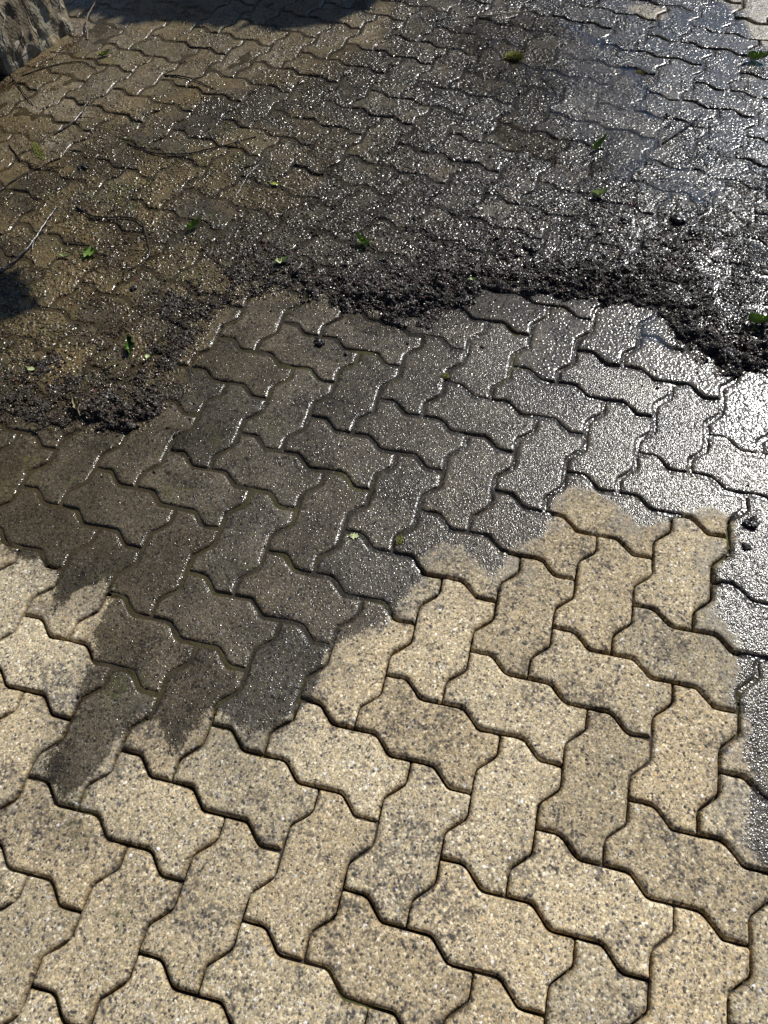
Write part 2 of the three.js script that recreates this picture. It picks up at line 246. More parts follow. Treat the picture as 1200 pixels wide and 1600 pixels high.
function paverGeometry(gi, gj, w, h, rnd, zone) {
  const base = outline(w, h), rings = PROFILE.map(([ins]) => rounded(shrunk(base, ins / U), ins > 0.004 ? 0.03 : 0.05)), p = rings[0], n = p.length, pos = [], uv = [], col = [], idx = [];
  const cx = (gi + w / 2) * U, cz = (gj + h / 2) * U, ph = rnd() * 60;
  const nr = p.map((q, i) => { const a = p[(i + n - 1) % n], b = p[(i + 1) % n]; let x = b[1] - a[1], z = -(b[0] - a[0]); const l = Math.hypot(x, z); return [x / l, z / l]; });
  const open = wetD(cx, cz) > 0.02 ? 0.0012 : 0; const tv = 0.78 + 0.36 * rnd(), th = (rnd() - 0.5) * 0.05, tone = [tv * (1 + th), tv, tv * (1 - th * 1.4)];
  const put = (x, y, z, soil) => { pos.push(x - cx, y, z - cz); uv.push((x - zone[0]) / zone[2], (z - zone[1]) / zone[2]); col.push(tone[0] * mix(1, 0.52, soil), tone[1] * mix(1, 0.45, soil), tone[2] * mix(1, 0.33, soil)); };
  PROFILE.forEach(([ins, y], k) => {
    for (let i = 0; i < n; i++) {
      const q = rings[k][i], wx = (gi + q[0]) * U, wz = (gj + q[1]) * U, wear = (N(wx * 90 + ph, wz * 90) - 0.5) * 0.0022 + (N(wx * 300, wz * 300 + ph) - 0.5) * 0.0012, a = k < 2 ? Math.max(0, wear * 0.7) : wear;
      const soil = [0.9, 0.9, 0.8, 0.65, 0.4, 0, 0][k] * smooth(0.36, 0.62, N(wx * 26 + 70, wz * 26 + ph) * 0.6 + N(wx * 110, wz * 110) * 0.4);   // earth caught in the chamfer, in patches
      put(wx - nr[i][0] * (0.0009 + open + a), y, wz - nr[i][1] * (0.0021 + open * 0.5 + a), soil);
    }
  });
  const R = PROFILE.length;
  for (let k = 0; k < R - 1; k++) for (let i = 0; i < n; i++) { const a = k * n + i, b = k * n + (i + 1) % n, c = a + n, d = b + n; idx.push(a, c, b, b, c, d); }
  const top = []; for (let i = 0; i < n; i++) { const o = ((R - 1) * n + i) * 3; top.push(new THREE.Vector2(pos[o], pos[o + 2])); }
  for (const f of THREE.ShapeUtils.triangulateShape(top, [])) { const [a, b, c] = f.map(k => (R - 1) * n + k); const A = top[f[0]], B = top[f[1]], C = top[f[2]]; const s = (B.x - A.x) * (C.y - A.y) - (B.y - A.y) * (C.x - A.x); s > 0 ? idx.push(a, c, b) : idx.push(a, b, c); }
  const g = new THREE.BufferGeometry();
  g.setAttribute('position', new THREE.Float32BufferAttribute(pos, 3)); g.setAttribute('uv', new THREE.Float32BufferAttribute(uv, 2)); g.setAttribute('color', new THREE.Float32BufferAttribute(col, 3));
  g.setIndex(idx); g.computeVertexNormals();
  const nn = g.attributes.normal; for (let i = 0; i < n; i++) { nn.setXYZ((R - 1) * n + i, 0, 1, 0); const k = (R - 2) * n + i, x = nn.getX(k) * 0.5, z = nn.getZ(k) * 0.5, l = Math.hypot(x, 1, z); nn.setXYZ(k, x / l, 1 / l, z / l); }
  return [g, cx, cz];
}
const pavers = [];
for (let k = -38; k <= 12; k++) for (let m = -14; m <= 14; m++) { pavers.push([-k + 4 * m, k, 2, 1]); pavers.push([-k + 4 * m + 2, k, 1, 2]); }
const far2 = q => ((q[0] + q[2] / 2) * U - camera.position.x) ** 2 + ((q[1] + q[3] / 2) * U - camera.position.z) ** 2;
pavers.sort((a, b) => far2(a) - far2(b));
const inView = (x, y, z, margin) => { const v = new THREE.Vector3(x, y, z).project(camera); return v.z < 1 && Math.abs(v.x) < margin && Math.abs(v.y) < margin; };
let nPart = 0; const rest = []; const topAt = new Map();
for (const [i, j, w, h] of pavers) {
  const cx = (i + w / 2) * U, cz = (j + h / 2) * U;
  if (cx < -3.9 || cx > 1.3 || cz < -4.1 || cz > 1.2 || (cx < -2.56 && cz > -1.66)) continue;
  const rnd = rng((i + 100) * 1000 + (j + 100) * 7 + w); rnd(); rnd();
  const near = cx > NEAR[0] + 0.12 && cz > NEAR[1] + 0.12 && cx < NEAR[0] + NEAR[2] && cz < NEAR[1] + NEAR[2];
  const mat = near ? nearMat : farMat, [g] = paverGeometry(i, j, w, h, rnd, near ? NEAR : FAR);
  const y = (rnd() - 0.5) * 0.0030 - (pudD(cx, cz) > 0 ? 0.0008 : 0), rx = (rnd() - 0.5) * 0.020, rz = (rnd() - 0.5) * 0.020;
  const t = new THREE.Matrix4().makeRotationFromEuler(new THREE.Euler(rx, 0, rz)).setPosition(cx, y, cz);
  for (let a = 0; a < w; a++) for (let b = 0; b < h; b++) topAt.set((i + a) + ',' + (j + b), [y, rx, rz, cx, cz]);
  if (inView(cx, 0, cz, far2([i, j, w, h]) < 1.3 ? 1.26 : 1.05) && nPart < 300) {
    const o = new THREE.Mesh(g, mat); o.applyMatrix4(t); add(o, 'paver', null, null, null, paving); nPart++;
  } else { if (mat === nearMat) { const p = g.attributes.position, u = g.attributes.uv; for (let q = 0; q < p.count; q++) u.setXY(q, (p.getX(q) + cx - FAR[0]) / FAR[2], (p.getZ(q) + cz - FAR[1]) / FAR[2]); } g.applyMatrix4(t); rest.push(g); }
}
const outer = add(new THREE.Mesh(mergeGeometries(rest), farMat), 'outer_pavers', null, null, null, paving); outer.userData.kind = 'stuff';
console.log('pavers', nPart, 'rest', rest.length);
function paverTop(x, z) { const c = topAt.get(Math.floor(x / U) + ',' + Math.floor(z / U)); return c ? c[0] + (x - c[3]) * c[2] - (z - c[4]) * c[1] : 0; }

// jointing sand (dry) and mud slurry (wet) between and over the pavers
const slurryAt = (x, z) => {
  const w = wetAt(x, z), mud = mudAt(x, z), left = leftness(x, z);
  return -0.017 + (N(x * 40, z * 40) - 0.5) * 0.004 + (1 - w) * 0.008 * smooth(0.5, 0.7, fbm(x * 13 + 2, z * 13 + 61)) + w * 0.0125 + 0.005 * smooth(0, 0.1, dryCD(x, z)) + smooth(0.1, 0.6, mud) * (0.0006 + 0.0030 * fbm(x * 18 + 4, z * 18 + 9));
};
function sheet(x0, x1, z0, z1, step, height, color, keep) {
  const nx = Math.round((x1 - x0) / step) + 1, nz = Math.round((z1 - z0) / step) + 1, pos = [], col = [], uv = [], idx = [], id = new Int32Array(nx * nz).fill(-1);
  const vert = (i, j) => { const k = j * nx + i; if (id[k] < 0) { id[k] = pos.length / 3; const x = x0 + i * step, z = z0 + j * step; pos.push(x, height(x, z), z); uv.push(x, z); if (color) col.push(...color(x, z)); } return id[k]; };
  for (let j = 0; j < nz - 1; j++) for (let i = 0; i < nx - 1; i++) { if (!keep(x0 + (i + 0.5) * step, z0 + (j + 0.5) * step)) continue; const a = vert(i, j), b = vert(i + 1, j), c = vert(i, j + 1), d = vert(i + 1, j + 1); idx.push(a, c, b, b, c, d); }
  const g = new THREE.BufferGeometry(); g.setAttribute('position', new THREE.Float32BufferAttribute(pos, 3)); g.setAttribute('uv', new THREE.Float32BufferAttribute(uv, 2)); if (color) g.setAttribute('color', new THREE.Float32BufferAttribute(col, 3));
  g.setIndex(idx); g.computeVertexNormals(); return g;
}
const seen = (x, z) => inView(x, 0, z, 1.25) && (x > -2.62 || z < -1.7);
// fine soil relief, one square decimetre of it
const soilBump = (() => { const S = 256, d = new Uint8Array(S * S * 4); for (let j = 0; j < S; j++) for (let i = 0; i < S; i++) { const v = 255 * (0.6 * N(i * 0.25, j * 0.25) + 0.4 * N(i * 0.5 + 64, j * 0.5)); d.set([v, v, v, 255], (j * S + i) * 4); } const t = tex(d, S, S); t.repeat.set(4, 4); return t; })();
const sandMat = new THREE.MeshStandardMaterial({ vertexColors: true, roughness: 0.95, bumpMap: soilBump, bumpScale: 0.002 });
const slurryMat = new THREE.MeshStandardMaterial({ vertexColors: true, roughness: 0.24, bumpMap: soilBump, bumpScale: 0.0012 });
const sandTone = (x, z) => { const v = 0.6 + 0.8 * N(x * 120, z * 120), moss = smooth(0.55, 0.7, fbm(x * 9 + 21, z * 9)); return [mix(0.060, 0.065, moss) * v, mix(0.047, 0.068, moss) * v, mix(0.034, 0.022, moss) * v]; };
const slurryTone = (x, z) => { const l = leftness(x, z), v = 0.75 + 0.5 * N(x * 60, z * 60); const moss = smooth(0.58, 0.7, fbm(x * 8 + 2, z * 8 + 44)) * (1 - l) * smooth(0.0, -0.05, mudSide(x, z)); return [mix(mix(0.030, 0.052, l), 0.060, moss) * v, mix(mix(0.026, 0.039, l), 0.054, moss) * v, mix(mix(0.020, 0.018, l), 0.018, moss) * v]; };
const sand = add(new THREE.Mesh(sheet(-3.3, 0.8, -3.2, 0.95, 0.01, slurryAt, sandTone, (x, z) => seen(x, z) && wetAt(x, z) < 0.5), sandMat), 'joint_sand', 'dark soil and sand in the joints of the dry pavers', null); sand.userData.kind = 'structure';
const slurry = add(new THREE.Mesh(sheet(-3.3, 0.8, -3.2, 0.95, 0.009, slurryAt, slurryTone, (x, z) => seen(x, z) && wetAt(x, z) >= 0.5), slurryMat), 'muddy_water', 'brown muddy water filling the joints of the wet pavers', null); slurry.userData.kind = 'structure';
// shallow puddles standing on the sunken pavers
const waterMat = new THREE.MeshPhysicalMaterial({ color: new THREE.Color().setRGB(0.80, 0.79, 0.77), roughness: 0.05, transmission: 1, thickness: 0, ior: 1.33 });
for (const [f, y] of [[pudD, 0.0005], [pud2D, 0.0012], [pud3D, 0.0014], [pud4D, 0.0016]]) {
  const w = new THREE.Mesh(sheet(-2.6, 0.6, -3.3, 0, 0.012, (x, z) => y - 0.004 * smooth(0.03, -0.05, f(x, z)) + (N(x * 30, z * 30) - 0.5) * 0.0003, null, (x, z) => f(x, z) > -0.05), waterMat);
  add(w, 'puddle', 'thin puddle of rain water lying over sunken pavers', null); w.userData.kind = 'structure';
}
// soil ground that carries the paving, out to the horizon
{
  const g = new THREE.CircleGeometry(180, 64); g.rotateX(-Math.PI / 2);
  const m = new THREE.Mesh(g, new THREE.MeshStandardMaterial({ color: new THREE.Color().setRGB(0.055, 0.06, 0.03), roughness: 1 }));
  m.position.y = -0.054; add(m, 'ground', 'garden ground around the terrace', null); m.userData.kind = 'structure';
}
console.log('ground done');

// ---------- soil: the swept ridge and the crumbs ----------
function lump(seed, detail, rough) {
  const g0 = new THREE.IcosahedronGeometry(1, detail), p = g0.attributes.position, r = rng(seed), o = r() * 50;
  for (let i = 0; i < p.count; i++) { const x = p.getX(i), y = p.getY(i), z = p.getZ(i); const s = 1 - rough * 0.5 + rough * (0.65 * N(x * 1.6 + o, y * 1.6 + z * 2.1 + o) + 0.35 * N(x * 3.7 + z * 2.2 + o, y * 3.7 + o * 2)); p.setXYZ(i, x * s, y * s, z * s); }
  g0.computeVertexNormals(); return g0;
}
const wetSoil = new THREE.MeshStandardMaterial({ color: new THREE.Color().setRGB(1, 1, 1), roughness: 0.27 });
const heapTone = (x, z) => { const v = 0.5 + N(x * 180, z * 180); return [0.034 * v, 0.026 * v, 0.020 * v]; };
const ridgeMesh = add(new THREE.Mesh(sheet(-2.2, 0.7, -1.75, 0.1, 0.005, (x, z) => { const h = heapAt(x, z); return h > 0.0008 ? paverTop(x, z) + h * (0.75 + 0.5 * N(x * 170, z * 170)) : -0.012; }, heapTone, (x, z) => seen(x, z) && heapAt(x, z) > 0.0004), new THREE.MeshStandardMaterial({ vertexColors: true, roughness: 0.42, bumpMap: soilBump, bumpScale: 0.004 })), 'soil_ridge', 'low ridge of dark wet soil swept across the pavers', 'soil');
ridgeMesh.userData.kind = 'stuff';
function crumbs(name, label, n, seed, place, mat) {
  const r = rng(seed), kinds = 4, lists = Array.from({ length: kinds }, () => []);
  let tries = 0, got = 0; while (got < n && tries++ < n * 60) { const c = place(r); if (c) { lists[got % kinds].push(c); got++; } }
  const group = new THREE.Group(), q = new THREE.Quaternion(), e = new THREE.Euler(), M = new THREE.Matrix4(), P = new THREE.Vector3(), S = new THREE.Vector3(), C = new THREE.Color();
  lists.forEach((list, k) => {
    const im = new THREE.InstancedMesh(lump(seed * 10 + k, 1, 0.9), mat, list.length);
    list.forEach(([x, y, z, s, c], i) => { e.set(r() * 6.3, r() * 6.3, r() * 6.3); q.setFromEuler(e); P.set(x, y, z); S.set(s * (0.7 + 0.7 * r()), s * (0.5 + 0.5 * r()), s * (0.7 + 0.6 * r())); M.compose(P, q, S); im.setMatrixAt(i, M); im.setColorAt(i, C.setRGB(...c)); });
    im.name = 'crumb_layer'; im.castShadow = im.receiveShadow = true; im.userData.kind = 'stuff'; group.add(im); if (k) im.name = `crumb_layer_${String(k).padStart(3, '0')}`;
  });
  add(group, name, label, 'soil'); group.userData.kind = 'stuff'; console.log(name, got, tries);
}
const soilTone = (r, x, z) => { const v = 0.4 + 1.2 * r(), l = leftness(x, z) * 0.5; return r() < 0.03 ? [0.09 * v, 0.035 * v, 0.028 * v] : [mix(0.046, 0.068, l) * v, mix(0.037, 0.050, l) * v, mix(0.029, 0.026, l) * v]; };
crumbs('soil_crumbs', 'wet dark soil crumbs strewn over the far pavers behind the ridge', 80000, 3, r => {
  const x = -2.6 + 3.2 * r(), z = -3.0 + 3.1 * r(); const mud = mudAt(x, z); if (r() > mud || !seen(x, z)) return null;
  if (r() > 0.24 + 0.76 * smooth(0.42, 0.60, patchAt(x, z) + (r() - 0.5) * 0.06)) return null;
  const s = 0.0008 + 0.0024 * r() * r() * (0.5 + mud) + (r() < 0.05 ? 0.0035 * r() * mud : 0);
  return [x, Math.max(paverTop(x, z) + heapAt(x, z), slurryAt(x, z)) + s * 0.35, z, s, soilTone(r, x, z)];
}, wetSoil);
crumbs('ridge_crumbs', 'heaped crumbs of dark soil along the swept ridge', 60000, 4, r => {
  const k = r() * (RIDGE.length - 1), i = k | 0, f = k - i, stray = r() < 0.08 ? 2.6 : 1, x = mix(RIDGE[i][0], RIDGE[i + 1][0], f) + (r() + r() - 1) * 0.09 * stray, z = mix(RIDGE[i][1], RIDGE[i + 1][1], f) + (r() + r() - 1) * 0.09 * stray;
  const h = heapAt(x, z); if ((h < 0.0012 && r() > (stray > 1 ? 0.5 : 0.1)) || !seen(x, z)) return null;
  const s = 0.0008 + 0.0024 * r() * r() * r() + (r() < 0.04 ? 0.004 * r() * ridgeW(x, z) : 0);
  return [x, paverTop(x, z) + h + s * (r() * 0.8 - 0.1), z, s, soilTone(r, x, z)];
}, new THREE.MeshStandardMaterial({ color: new THREE.Color().setRGB(1, 1, 1), roughness: 0.34 }));
crumbs('stray_crumbs', 'tiny dark crumbs scattered on the pavers outside the mud', 1500, 6, r => {
  const x = -2.6 + 3.2 * r(), z = -3.0 + 3.8 * r(); if (!seen(x, z)) return null; const w = wetAt(x, z); if (r() > (w > 0.5 ? 0.9 : 0.12)) return null;
  const s = 0.0009 + 0.0024 * r() * r() * r(); return [x, paverTop(x, z) + s * 0.4, z, s, [0.022, 0.018, 0.016]];
}, new THREE.MeshStandardMaterial({ color: new THREE.Color().setRGB(1, 1, 1), roughness: 0.6 }));
{ // shreds of leaf, straw and root mixed into the mud
  const r = rng(61), gs = []; let k = 0;
  for (let t = 0; t < 60000 && k < 1700; t++) {
    const x = -2.6 + 3.2 * r(), z = -3.0 + 3.1 * r(); if (!seen(x, z) || r() > mudAt(x, z) * (0.3 + 0.7 * leftness(x, z))) continue;
    const l = 0.004 + 0.014 * r() * r(), g = new THREE.BoxGeometry(l, 0.0005, 0.0007 + 0.0018 * r() * r(), 4, 1, 1), p = g.attributes.position, bend = (r() - 0.5) * 0.5; for (let i = 0; i < p.count; i++) { const u = p.getX(i) / l; p.setY(i, p.getY(i) + l * 0.25 * u * u * r()); p.setZ(i, p.getZ(i) + l * bend * u * u); }
    g.rotateZ((r() - 0.5) * 0.6); g.rotateX((r() - 0.5) * 0.8); g.rotateY(r() * 6.3); g.translate(x, Math.max(paverTop(x, z) + heapAt(x, z), slurryAt(x, z)) + 0.0022, z);
    const q = r(), v = 0.6 + 0.7 * r(), c = q < 0.5 ? [0.10, 0.065, 0.035] : q < 0.75 ? [0.28, 0.22, 0.12] : q < 0.85 ? [0.30, 0.10, 0.09] : q < 0.94 ? [0.10, 0.13, 0.03] : [0.45, 0.43, 0.33], a = new Float32Array(p.count * 3); for (let i = 0; i < p.count; i++) a.set(c.map(w => w * v), i * 3);
    g.setAttribute('color', new THREE.BufferAttribute(a, 3)); g.computeVertexNormals(); gs.push(g); k++;
  }
  const m = add(new THREE.Mesh(mergeGeometries(gs), new THREE.MeshStandardMaterial({ vertexColors: true, roughness: 0.5 })), 'plant_shreds', 'brown and pale shreds of leaf and straw mixed into the mud', 'litter'); m.userData.kind = 'stuff';
}
console.log('soil done');

// ---------- single things lying on the paving ----------
const topY = (x, z) => Math.max(paverTop(x, z), slurryAt(x, z), paverTop(x, z) + heapAt(x, z));
const paint = (r, g, b, rough = 0.5, o = {}) => new THREE.MeshStandardMaterial({ color: new THREE.Color().setRGB(r, g, b), roughness: rough, side: THREE.DoubleSide, ...o });
const clodMat = paint(0.02, 0.0165, 0.014, 0.35);
const clodLabels = ['black clod of soil on the pale wet paver at the right edge', 'large dark clod heap on the silvery pavers above the right end of the soil ridge', 'dark clod just below the large clod heap at the upper right', 'dark clod behind the middle of the soil ridge', 'tall black clod at the foot of the right end of the soil ridge', 'small black clod above the dark straight twig at the upper right', 'black clod right of the moss tuft on the wet grey pavers', 'black clod below the long bent twig at the upper left', 'black clod below the hooked twig at the left', 'small clod below the black clod at the right edge', 'small clod left of the large clod heap at the upper right', 'flat dark clod on the brown wet paver below the ridge', 'small black clod below the dark straight twig at the upper right'];
CL.forEach(([x, z], i) => {
  const s = [0.013, 0.022, 0.014, 0.016, 0.019, 0.008, 0.008, 0.014, 0.010, 0.008, 0.012, 0.013, 0.008][i], r = rng(300 + i), gs = [];
  for (let k = 0; k < 16; k++) { const g = lump(400 + i * 20 + k, 2, 1.0), a = r() * 6.3, d = s * 0.95 * Math.sqrt(r()), q = s * (0.22 + 0.28 * r()); g.scale(q * (0.8 + 0.5 * r()), q * 0.75, q); g.rotateY(a * 3); g.translate(Math.cos(a) * d, q * 0.5 + (1 - d / s) * s * 0.35 * r(), Math.sin(a) * d * 0.85); gs.push(g); }
  const m = new THREE.Mesh(mergeGeometries(gs), clodMat); m.position.set(x, topY(x, z), z); add(m, 'soil_clod', clodLabels[i], 'clod', 'loose clods of soil');
});

function twig(path, rad, mat, lift, seed, side = [], end = 0) {
  const r = rng(seed), c = path[0], pts = []; const y0 = topY(c[0], c[1]);
  const curve2 = new THREE.CatmullRomCurve3(path.map(p => new THREE.Vector3(p[0], 0, p[1])));
  const n = 26; for (let i = 0; i <= n; i++) { const p = curve2.getPoint(i / n); pts.push(new THREE.Vector3(p.x - c[0] + (r() - 0.5) * 0.003, topY(p.x, p.z) - y0 + rad * 0.8 + lift * Math.sin(Math.PI * i / n) + end * (i / n) + r() * 0.0012, p.z - c[1] + (r() - 0.5) * 0.003)); }
  const taper = (curve, rad0, rad1) => { const g = new THREE.TubeGeometry(curve, 48, 1, 7, false), p = g.attributes.position, v = new THREE.Vector3(); for (let i = 0; i < p.count; i++) { const t = Math.floor(i / 8) / 48, q = curve.getPointAt(clamp(t)); const k = mix(rad0, rad1, t) * (0.85 + 0.3 * N(t * 30 + seed, 3) + (Math.abs((t * 5 + seed * 0.37) % 1 - 0.5) < 0.03 ? 0.35 : 0)); v.fromBufferAttribute(p, i).sub(q).multiplyScalar(k).add(q); p.setXYZ(i, v.x, v.y, v.z); } g.computeVertexNormals(); return g; };
  const main = new THREE.CatmullRomCurve3(pts), group = new THREE.Group(); group.position.set(c[0], y0, c[1]);
  const stem = new THREE.Mesh(taper(main, rad, rad * 0.55), mat); stem.name = 'stem'; group.add(stem);
  side.forEach(([t, dx, dz], k) => { const a = main.getPointAt(t), b = a.clone().add(new THREE.Vector3(dx * 0.5, 0.004, dz * 0.45)), d = a.clone().add(new THREE.Vector3(dx, 0.001, dz)); const s = new THREE.Mesh(taper(new THREE.CatmullRomCurve3([a, b, d]), rad * 0.6, rad * 0.3), mat); s.name = k ? `side_shoot_${String(k).padStart(3, '0')}` : 'side_shoot'; group.add(s); });
  return group;
}
const barkWet = paint(0.045, 0.034, 0.026, 0.32), barkDry = paint(0.16, 0.12, 0.085, 0.8), straw = paint(0.42, 0.36, 0.20, 0.6);
const TWL = [
  ['long thin dark twig bent like a bow at the upper left', 0.0026, barkWet, 0.002, [[0.85, 0.07, 0.03], [0.75, -0.02, -0.05]]],
  ['short curved dark twig below the right tip of the long bow-shaped twig', 0.0018, barkWet, 0.002, []],
  ['stout dark knobbly twig running in from the left edge', 0.0036, barkWet, 0.004, [[0.5, 0.03, 0.04]]],
  ['hooked dark twig curling between two green leaves at the left', 0.0024, barkWet, 0.003, [[0.8, -0.05, 0.03]]],
  ['wet forked twig standing out below the stone block', 0.0028, barkWet, 0.004, [[0.4, 0.05, -0.02]]],
  ['reddish bent twig beside the moss strip at the left edge', 0.0024, paint(0.09, 0.05, 0.035, 0.5), 0.002, []],
  ['pale dry twig propped up in the shade beside the stone block', 0.0030, barkDry, 0.004, [[0.35, 0.05, 0.01]], 0.03],
  ['thin twig at the near corner of the stone block', 0.0022, barkWet, 0.003, []],
  ['thin dark root lying along the foot of the stone block', 0.0022, barkWet, 0.001, []],
  ['pale yellow straw lying on the wet grey pavers at the top', 0.0022, straw, 0.002, []],
  ['short pale stalk left of the moss tuft', 0.0018, barkDry, 0.003, []],
  ['thin dark curved stalk right of the moss tuft', 0.0018, barkWet, 0.002, []],
  ['straight dark twig on the clean wet pavers at the upper right', 0.0034, barkWet, 0.002, []],
  ['dark twig at the left edge between the moss strip and the stout twig', 0.0024, barkWet, 0.002, [[0.5, 0.03, 0.03]]],
  ['dark twig lying across a joint near the top left shade', 0.0026, barkWet, 0.002, []],
  ['tiny pale straw below the moss tuft', 0.0014, straw, 0.001, []],
  ['short twig in the litter at the far foot of the stone block', 0.0022, barkDry, 0.002, []],
];
TW.forEach((p, i) => { const [label, rad, mat, lift, side, end] = TWL[i]; add(twig(p, rad, mat, lift, 50 + i, side, end || 0), 'twig', label, 'twig', 'twigs on the paving'); });

function leaf(len, wid, mat, seed, curl, lobes) {
  const r = rng(seed), nu = 14, nv = 8, pos = [], idx = [];
  for (let i = 0; i <= nu; i++) for (let j = 0; j <= nv; j++) {
    const u = i / nu, v = j / nv * 2 - 1, w = wid * Math.pow(Math.sin(Math.PI * Math.pow(clamp(u, 0.01, 0.99), 0.75)), 0.8) * (1 + lobes * 0.35 * Math.sin(u * 19 + seed) * Math.abs(v)) * (0.85 + 0.3 * N(u * 6 + seed, v * 2 + 4));
    pos.push((u - 0.5) * len, 0.0015 + curl * len * (v * v * 0.35 + (u - 0.4) ** 2) + 0.12 * len * curl * (N(u * 5 + seed, v * 3) - 0.5) + len * 0.02 * (1 - Math.abs(v)), v * w * 0.5 * (1 - 0.3 * curl * Math.abs(v)));
  }
  for (let i = 0; i < nu; i++) for (let j = 0; j < nv; j++) { const a = i * (nv + 1) + j, b = a + 1, c = a + nv + 1, d = c + 1; idx.push(a, b, c, b, d, c); }
  const g = new THREE.BufferGeometry(); g.setAttribute('position', new THREE.Float32BufferAttribute(pos, 3)); g.setIndex(idx); g.computeVertexNormals();
  const group = new THREE.Group(), blade = new THREE.Mesh(g, mat); blade.name = 'blade'; group.add(blade);
  const st = new THREE.Mesh(new THREE.TubeGeometry(new THREE.CatmullRomCurve3([new THREE.Vector3(-len * 0.25, 0.0032, 0), new THREE.Vector3(-len * 0.5, 0.0025 + curl * len * 0.2, 0.001), new THREE.Vector3(-len * 0.75, 0.003, len * 0.12 * (r() - 0.5))]), 10, 0.0009, 5), mat); st.name = 'stalk'; group.add(st);
  return group;
}
const green = () => new THREE.MeshPhysicalMaterial({ color: new THREE.Color().setRGB(0.16, 0.26, 0.045), roughness: 0.4, transmission: 0.3, thickness: 0, side: THREE.DoubleSide });
const leafKind = { green: green(), dark: paint(0.07, 0.14, 0.02, 0.35), pale: paint(0.48, 0.54, 0.27, 0.5), tan: paint(0.34, 0.29, 0.17, 0.6), yellow: paint(0.30, 0.34, 0.06, 0.5) };
const LFL = [
  ['bright green curled leaf right of the hooked twig', 0.034, 0.020, 'green', 0.9, 0, 1.1], ['round ragged green leaf left of the hooked twig', 0.034, 0.032, 'green', 0.5, 1, 0.3], ['pale whitish green leaf scrap in the mud left of the ridge middle', 0.030, 0.018, 'pale', 0.6, 1, 0.9], ['mossy green leaf tuft just above the soil ridge', 0.036, 0.022, 'green', 0.7, 1, 2.9], ['dark green crumpled leaf in the mud at the left', 0.036, 0.020, 'dark', 0.8, 1, 2.2], ['small pale green oval leaf near the left edge', 0.018, 0.010, 'pale', 0.2, 0, 0.1],
  ['green sprig leaf on the wet pavers right of the puddle', 0.040, 0.016, 'green', 0.9, 0, 1.2], ['pale cream green leaf scrap above the right part of the ridge', 0.032, 0.020, 'pale', 0.9, 1, 0.6], ['bright green seedling leaf in a joint at the upper right edge', 0.046, 0.030, 'green', 0.8, 1, 0.2], ['green rolled leaf lying in the mud at the right edge', 0.042, 0.020, 'green', 1.0, 0, 0.2], ['tiny cream leaf scrap on top of the soil ridge', 0.014, 0.010, 'pale', 0.5, 0, 0.5], ['narrow pale leaf piece left of the round green leaf', 0.026, 0.008, 'pale', 0.4, 0, 0.1],
  ['flat pale green scrap on a damp paver corner in the middle', 0.014, 0.010, 'pale', 0.15, 1, 0.4], ['tan leaf shred beside the left heap of soil', 0.032, 0.012, 'tan', 0.7, 1, 2.5], ['tiny pale leaf beside the dark crumpled leaf', 0.014, 0.010, 'pale', 0.4, 0, 1.9], ['yellow green leaf bit in a joint near the stone block', 0.030, 0.016, 'yellow', 0.7, 0, 0.9], ['small olive leaf smeared in the mud at the upper middle', 0.024, 0.010, 'yellow', 0.2, 0, 0.1],
];
LF.forEach(([x, z], i) => { const [label, len, wid, kind, curl, lobes, turn] = LFL[i]; const o = leaf(len * 1.3, wid * 1.35, leafKind[kind], 70 + i, curl, lobes); o.position.set(x, topY(x, z) + 0.0005, z); o.rotation.y = turn; add(o, 'leaf', label, 'leaf', 'fallen leaves on the paving'); });

// moss: cushions of many small upright shoots
function moss(rx, rz, h, n, seed, tone) {
  const r = rng(seed), gs = [], base = lump(seed, 3, 0.5); base.scale(rx * 0.7, h * 0.4, rz * 0.7); base.deleteAttribute('uv');
  const cols = (g, c) => { const a = new Float32Array(g.attributes.position.count * 3); for (let i = 0; i < a.length; i += 3) a.set(c, i); g.setAttribute('color', new THREE.BufferAttribute(a, 3)); return g; };
  const bi = base.index ? base.toNonIndexed() : base; gs.push(cols(bi, tone.map(v => v * 0.75)));
  for (let k = 0; k < n; k++) { const a = r() * 6.3, d = Math.sqrt(r()), x = Math.cos(a) * d * rx, z = Math.sin(a) * d * rz, g = new THREE.ConeGeometry(0.0012 + 0.0010 * r(), h * (0.5 + 0.9 * r()), 4).toNonIndexed(); g.deleteAttribute('uv'); g.rotateX((r() - 0.5) * 1.8 + z / rz * 0.7); g.rotateZ((r() - 0.5) * 1.8 - x / rx * 0.7); g.translate(x, h * 0.4 * Math.sqrt(Math.max(0, 1 - d * d)) + h * 0.12, z); const v = 0.6 + 0.9 * r(); gs.push(cols(g, r() < 0.2 ? [tone[0] * 1.6 * v, tone[1] * 1.1 * v, tone[2] * v] : tone.map(q => q * v))); }
  return new THREE.Mesh(mergeGeometries(gs), mossMat);
}
const mossMat = new THREE.MeshStandardMaterial({ vertexColors: true, roughness: 0.85, side: THREE.DoubleSide });
[[0.026, 0.016, 0.024, 420, [0.18, 0.20, 0.035], 'yellow green moss tuft on the wet grey pavers at the top'], [0.055, 0.012, 0.010, 380, [0.13, 0.15, 0.03], 'strip of green moss in a joint at the left edge'], [0.008, 0.012, 0.006, 120, [0.12, 0.13, 0.04], 'small pale moss patch in a joint near the middle'], [0.010, 0.008, 0.005, 120, [0.12, 0.125, 0.03], 'small moss spot at a paver corner below the soil ridge'], [0.018, 0.009, 0.007, 140, [0.11, 0.11, 0.03], 'moss patch in a joint beside the puddle']].forEach(([a, b, h, n, t, label], i) => {
  const m = moss(a, b, h, n, 90 + i, t), [x, z] = MS[i]; m.position.set(x, topY(x, z) - 0.001, z); m.rotation.y = [0.3, -0.55, 0.2, 0, -0.2][i]; add(m, 'moss_tuft', label, 'moss', 'moss on the paving');
});
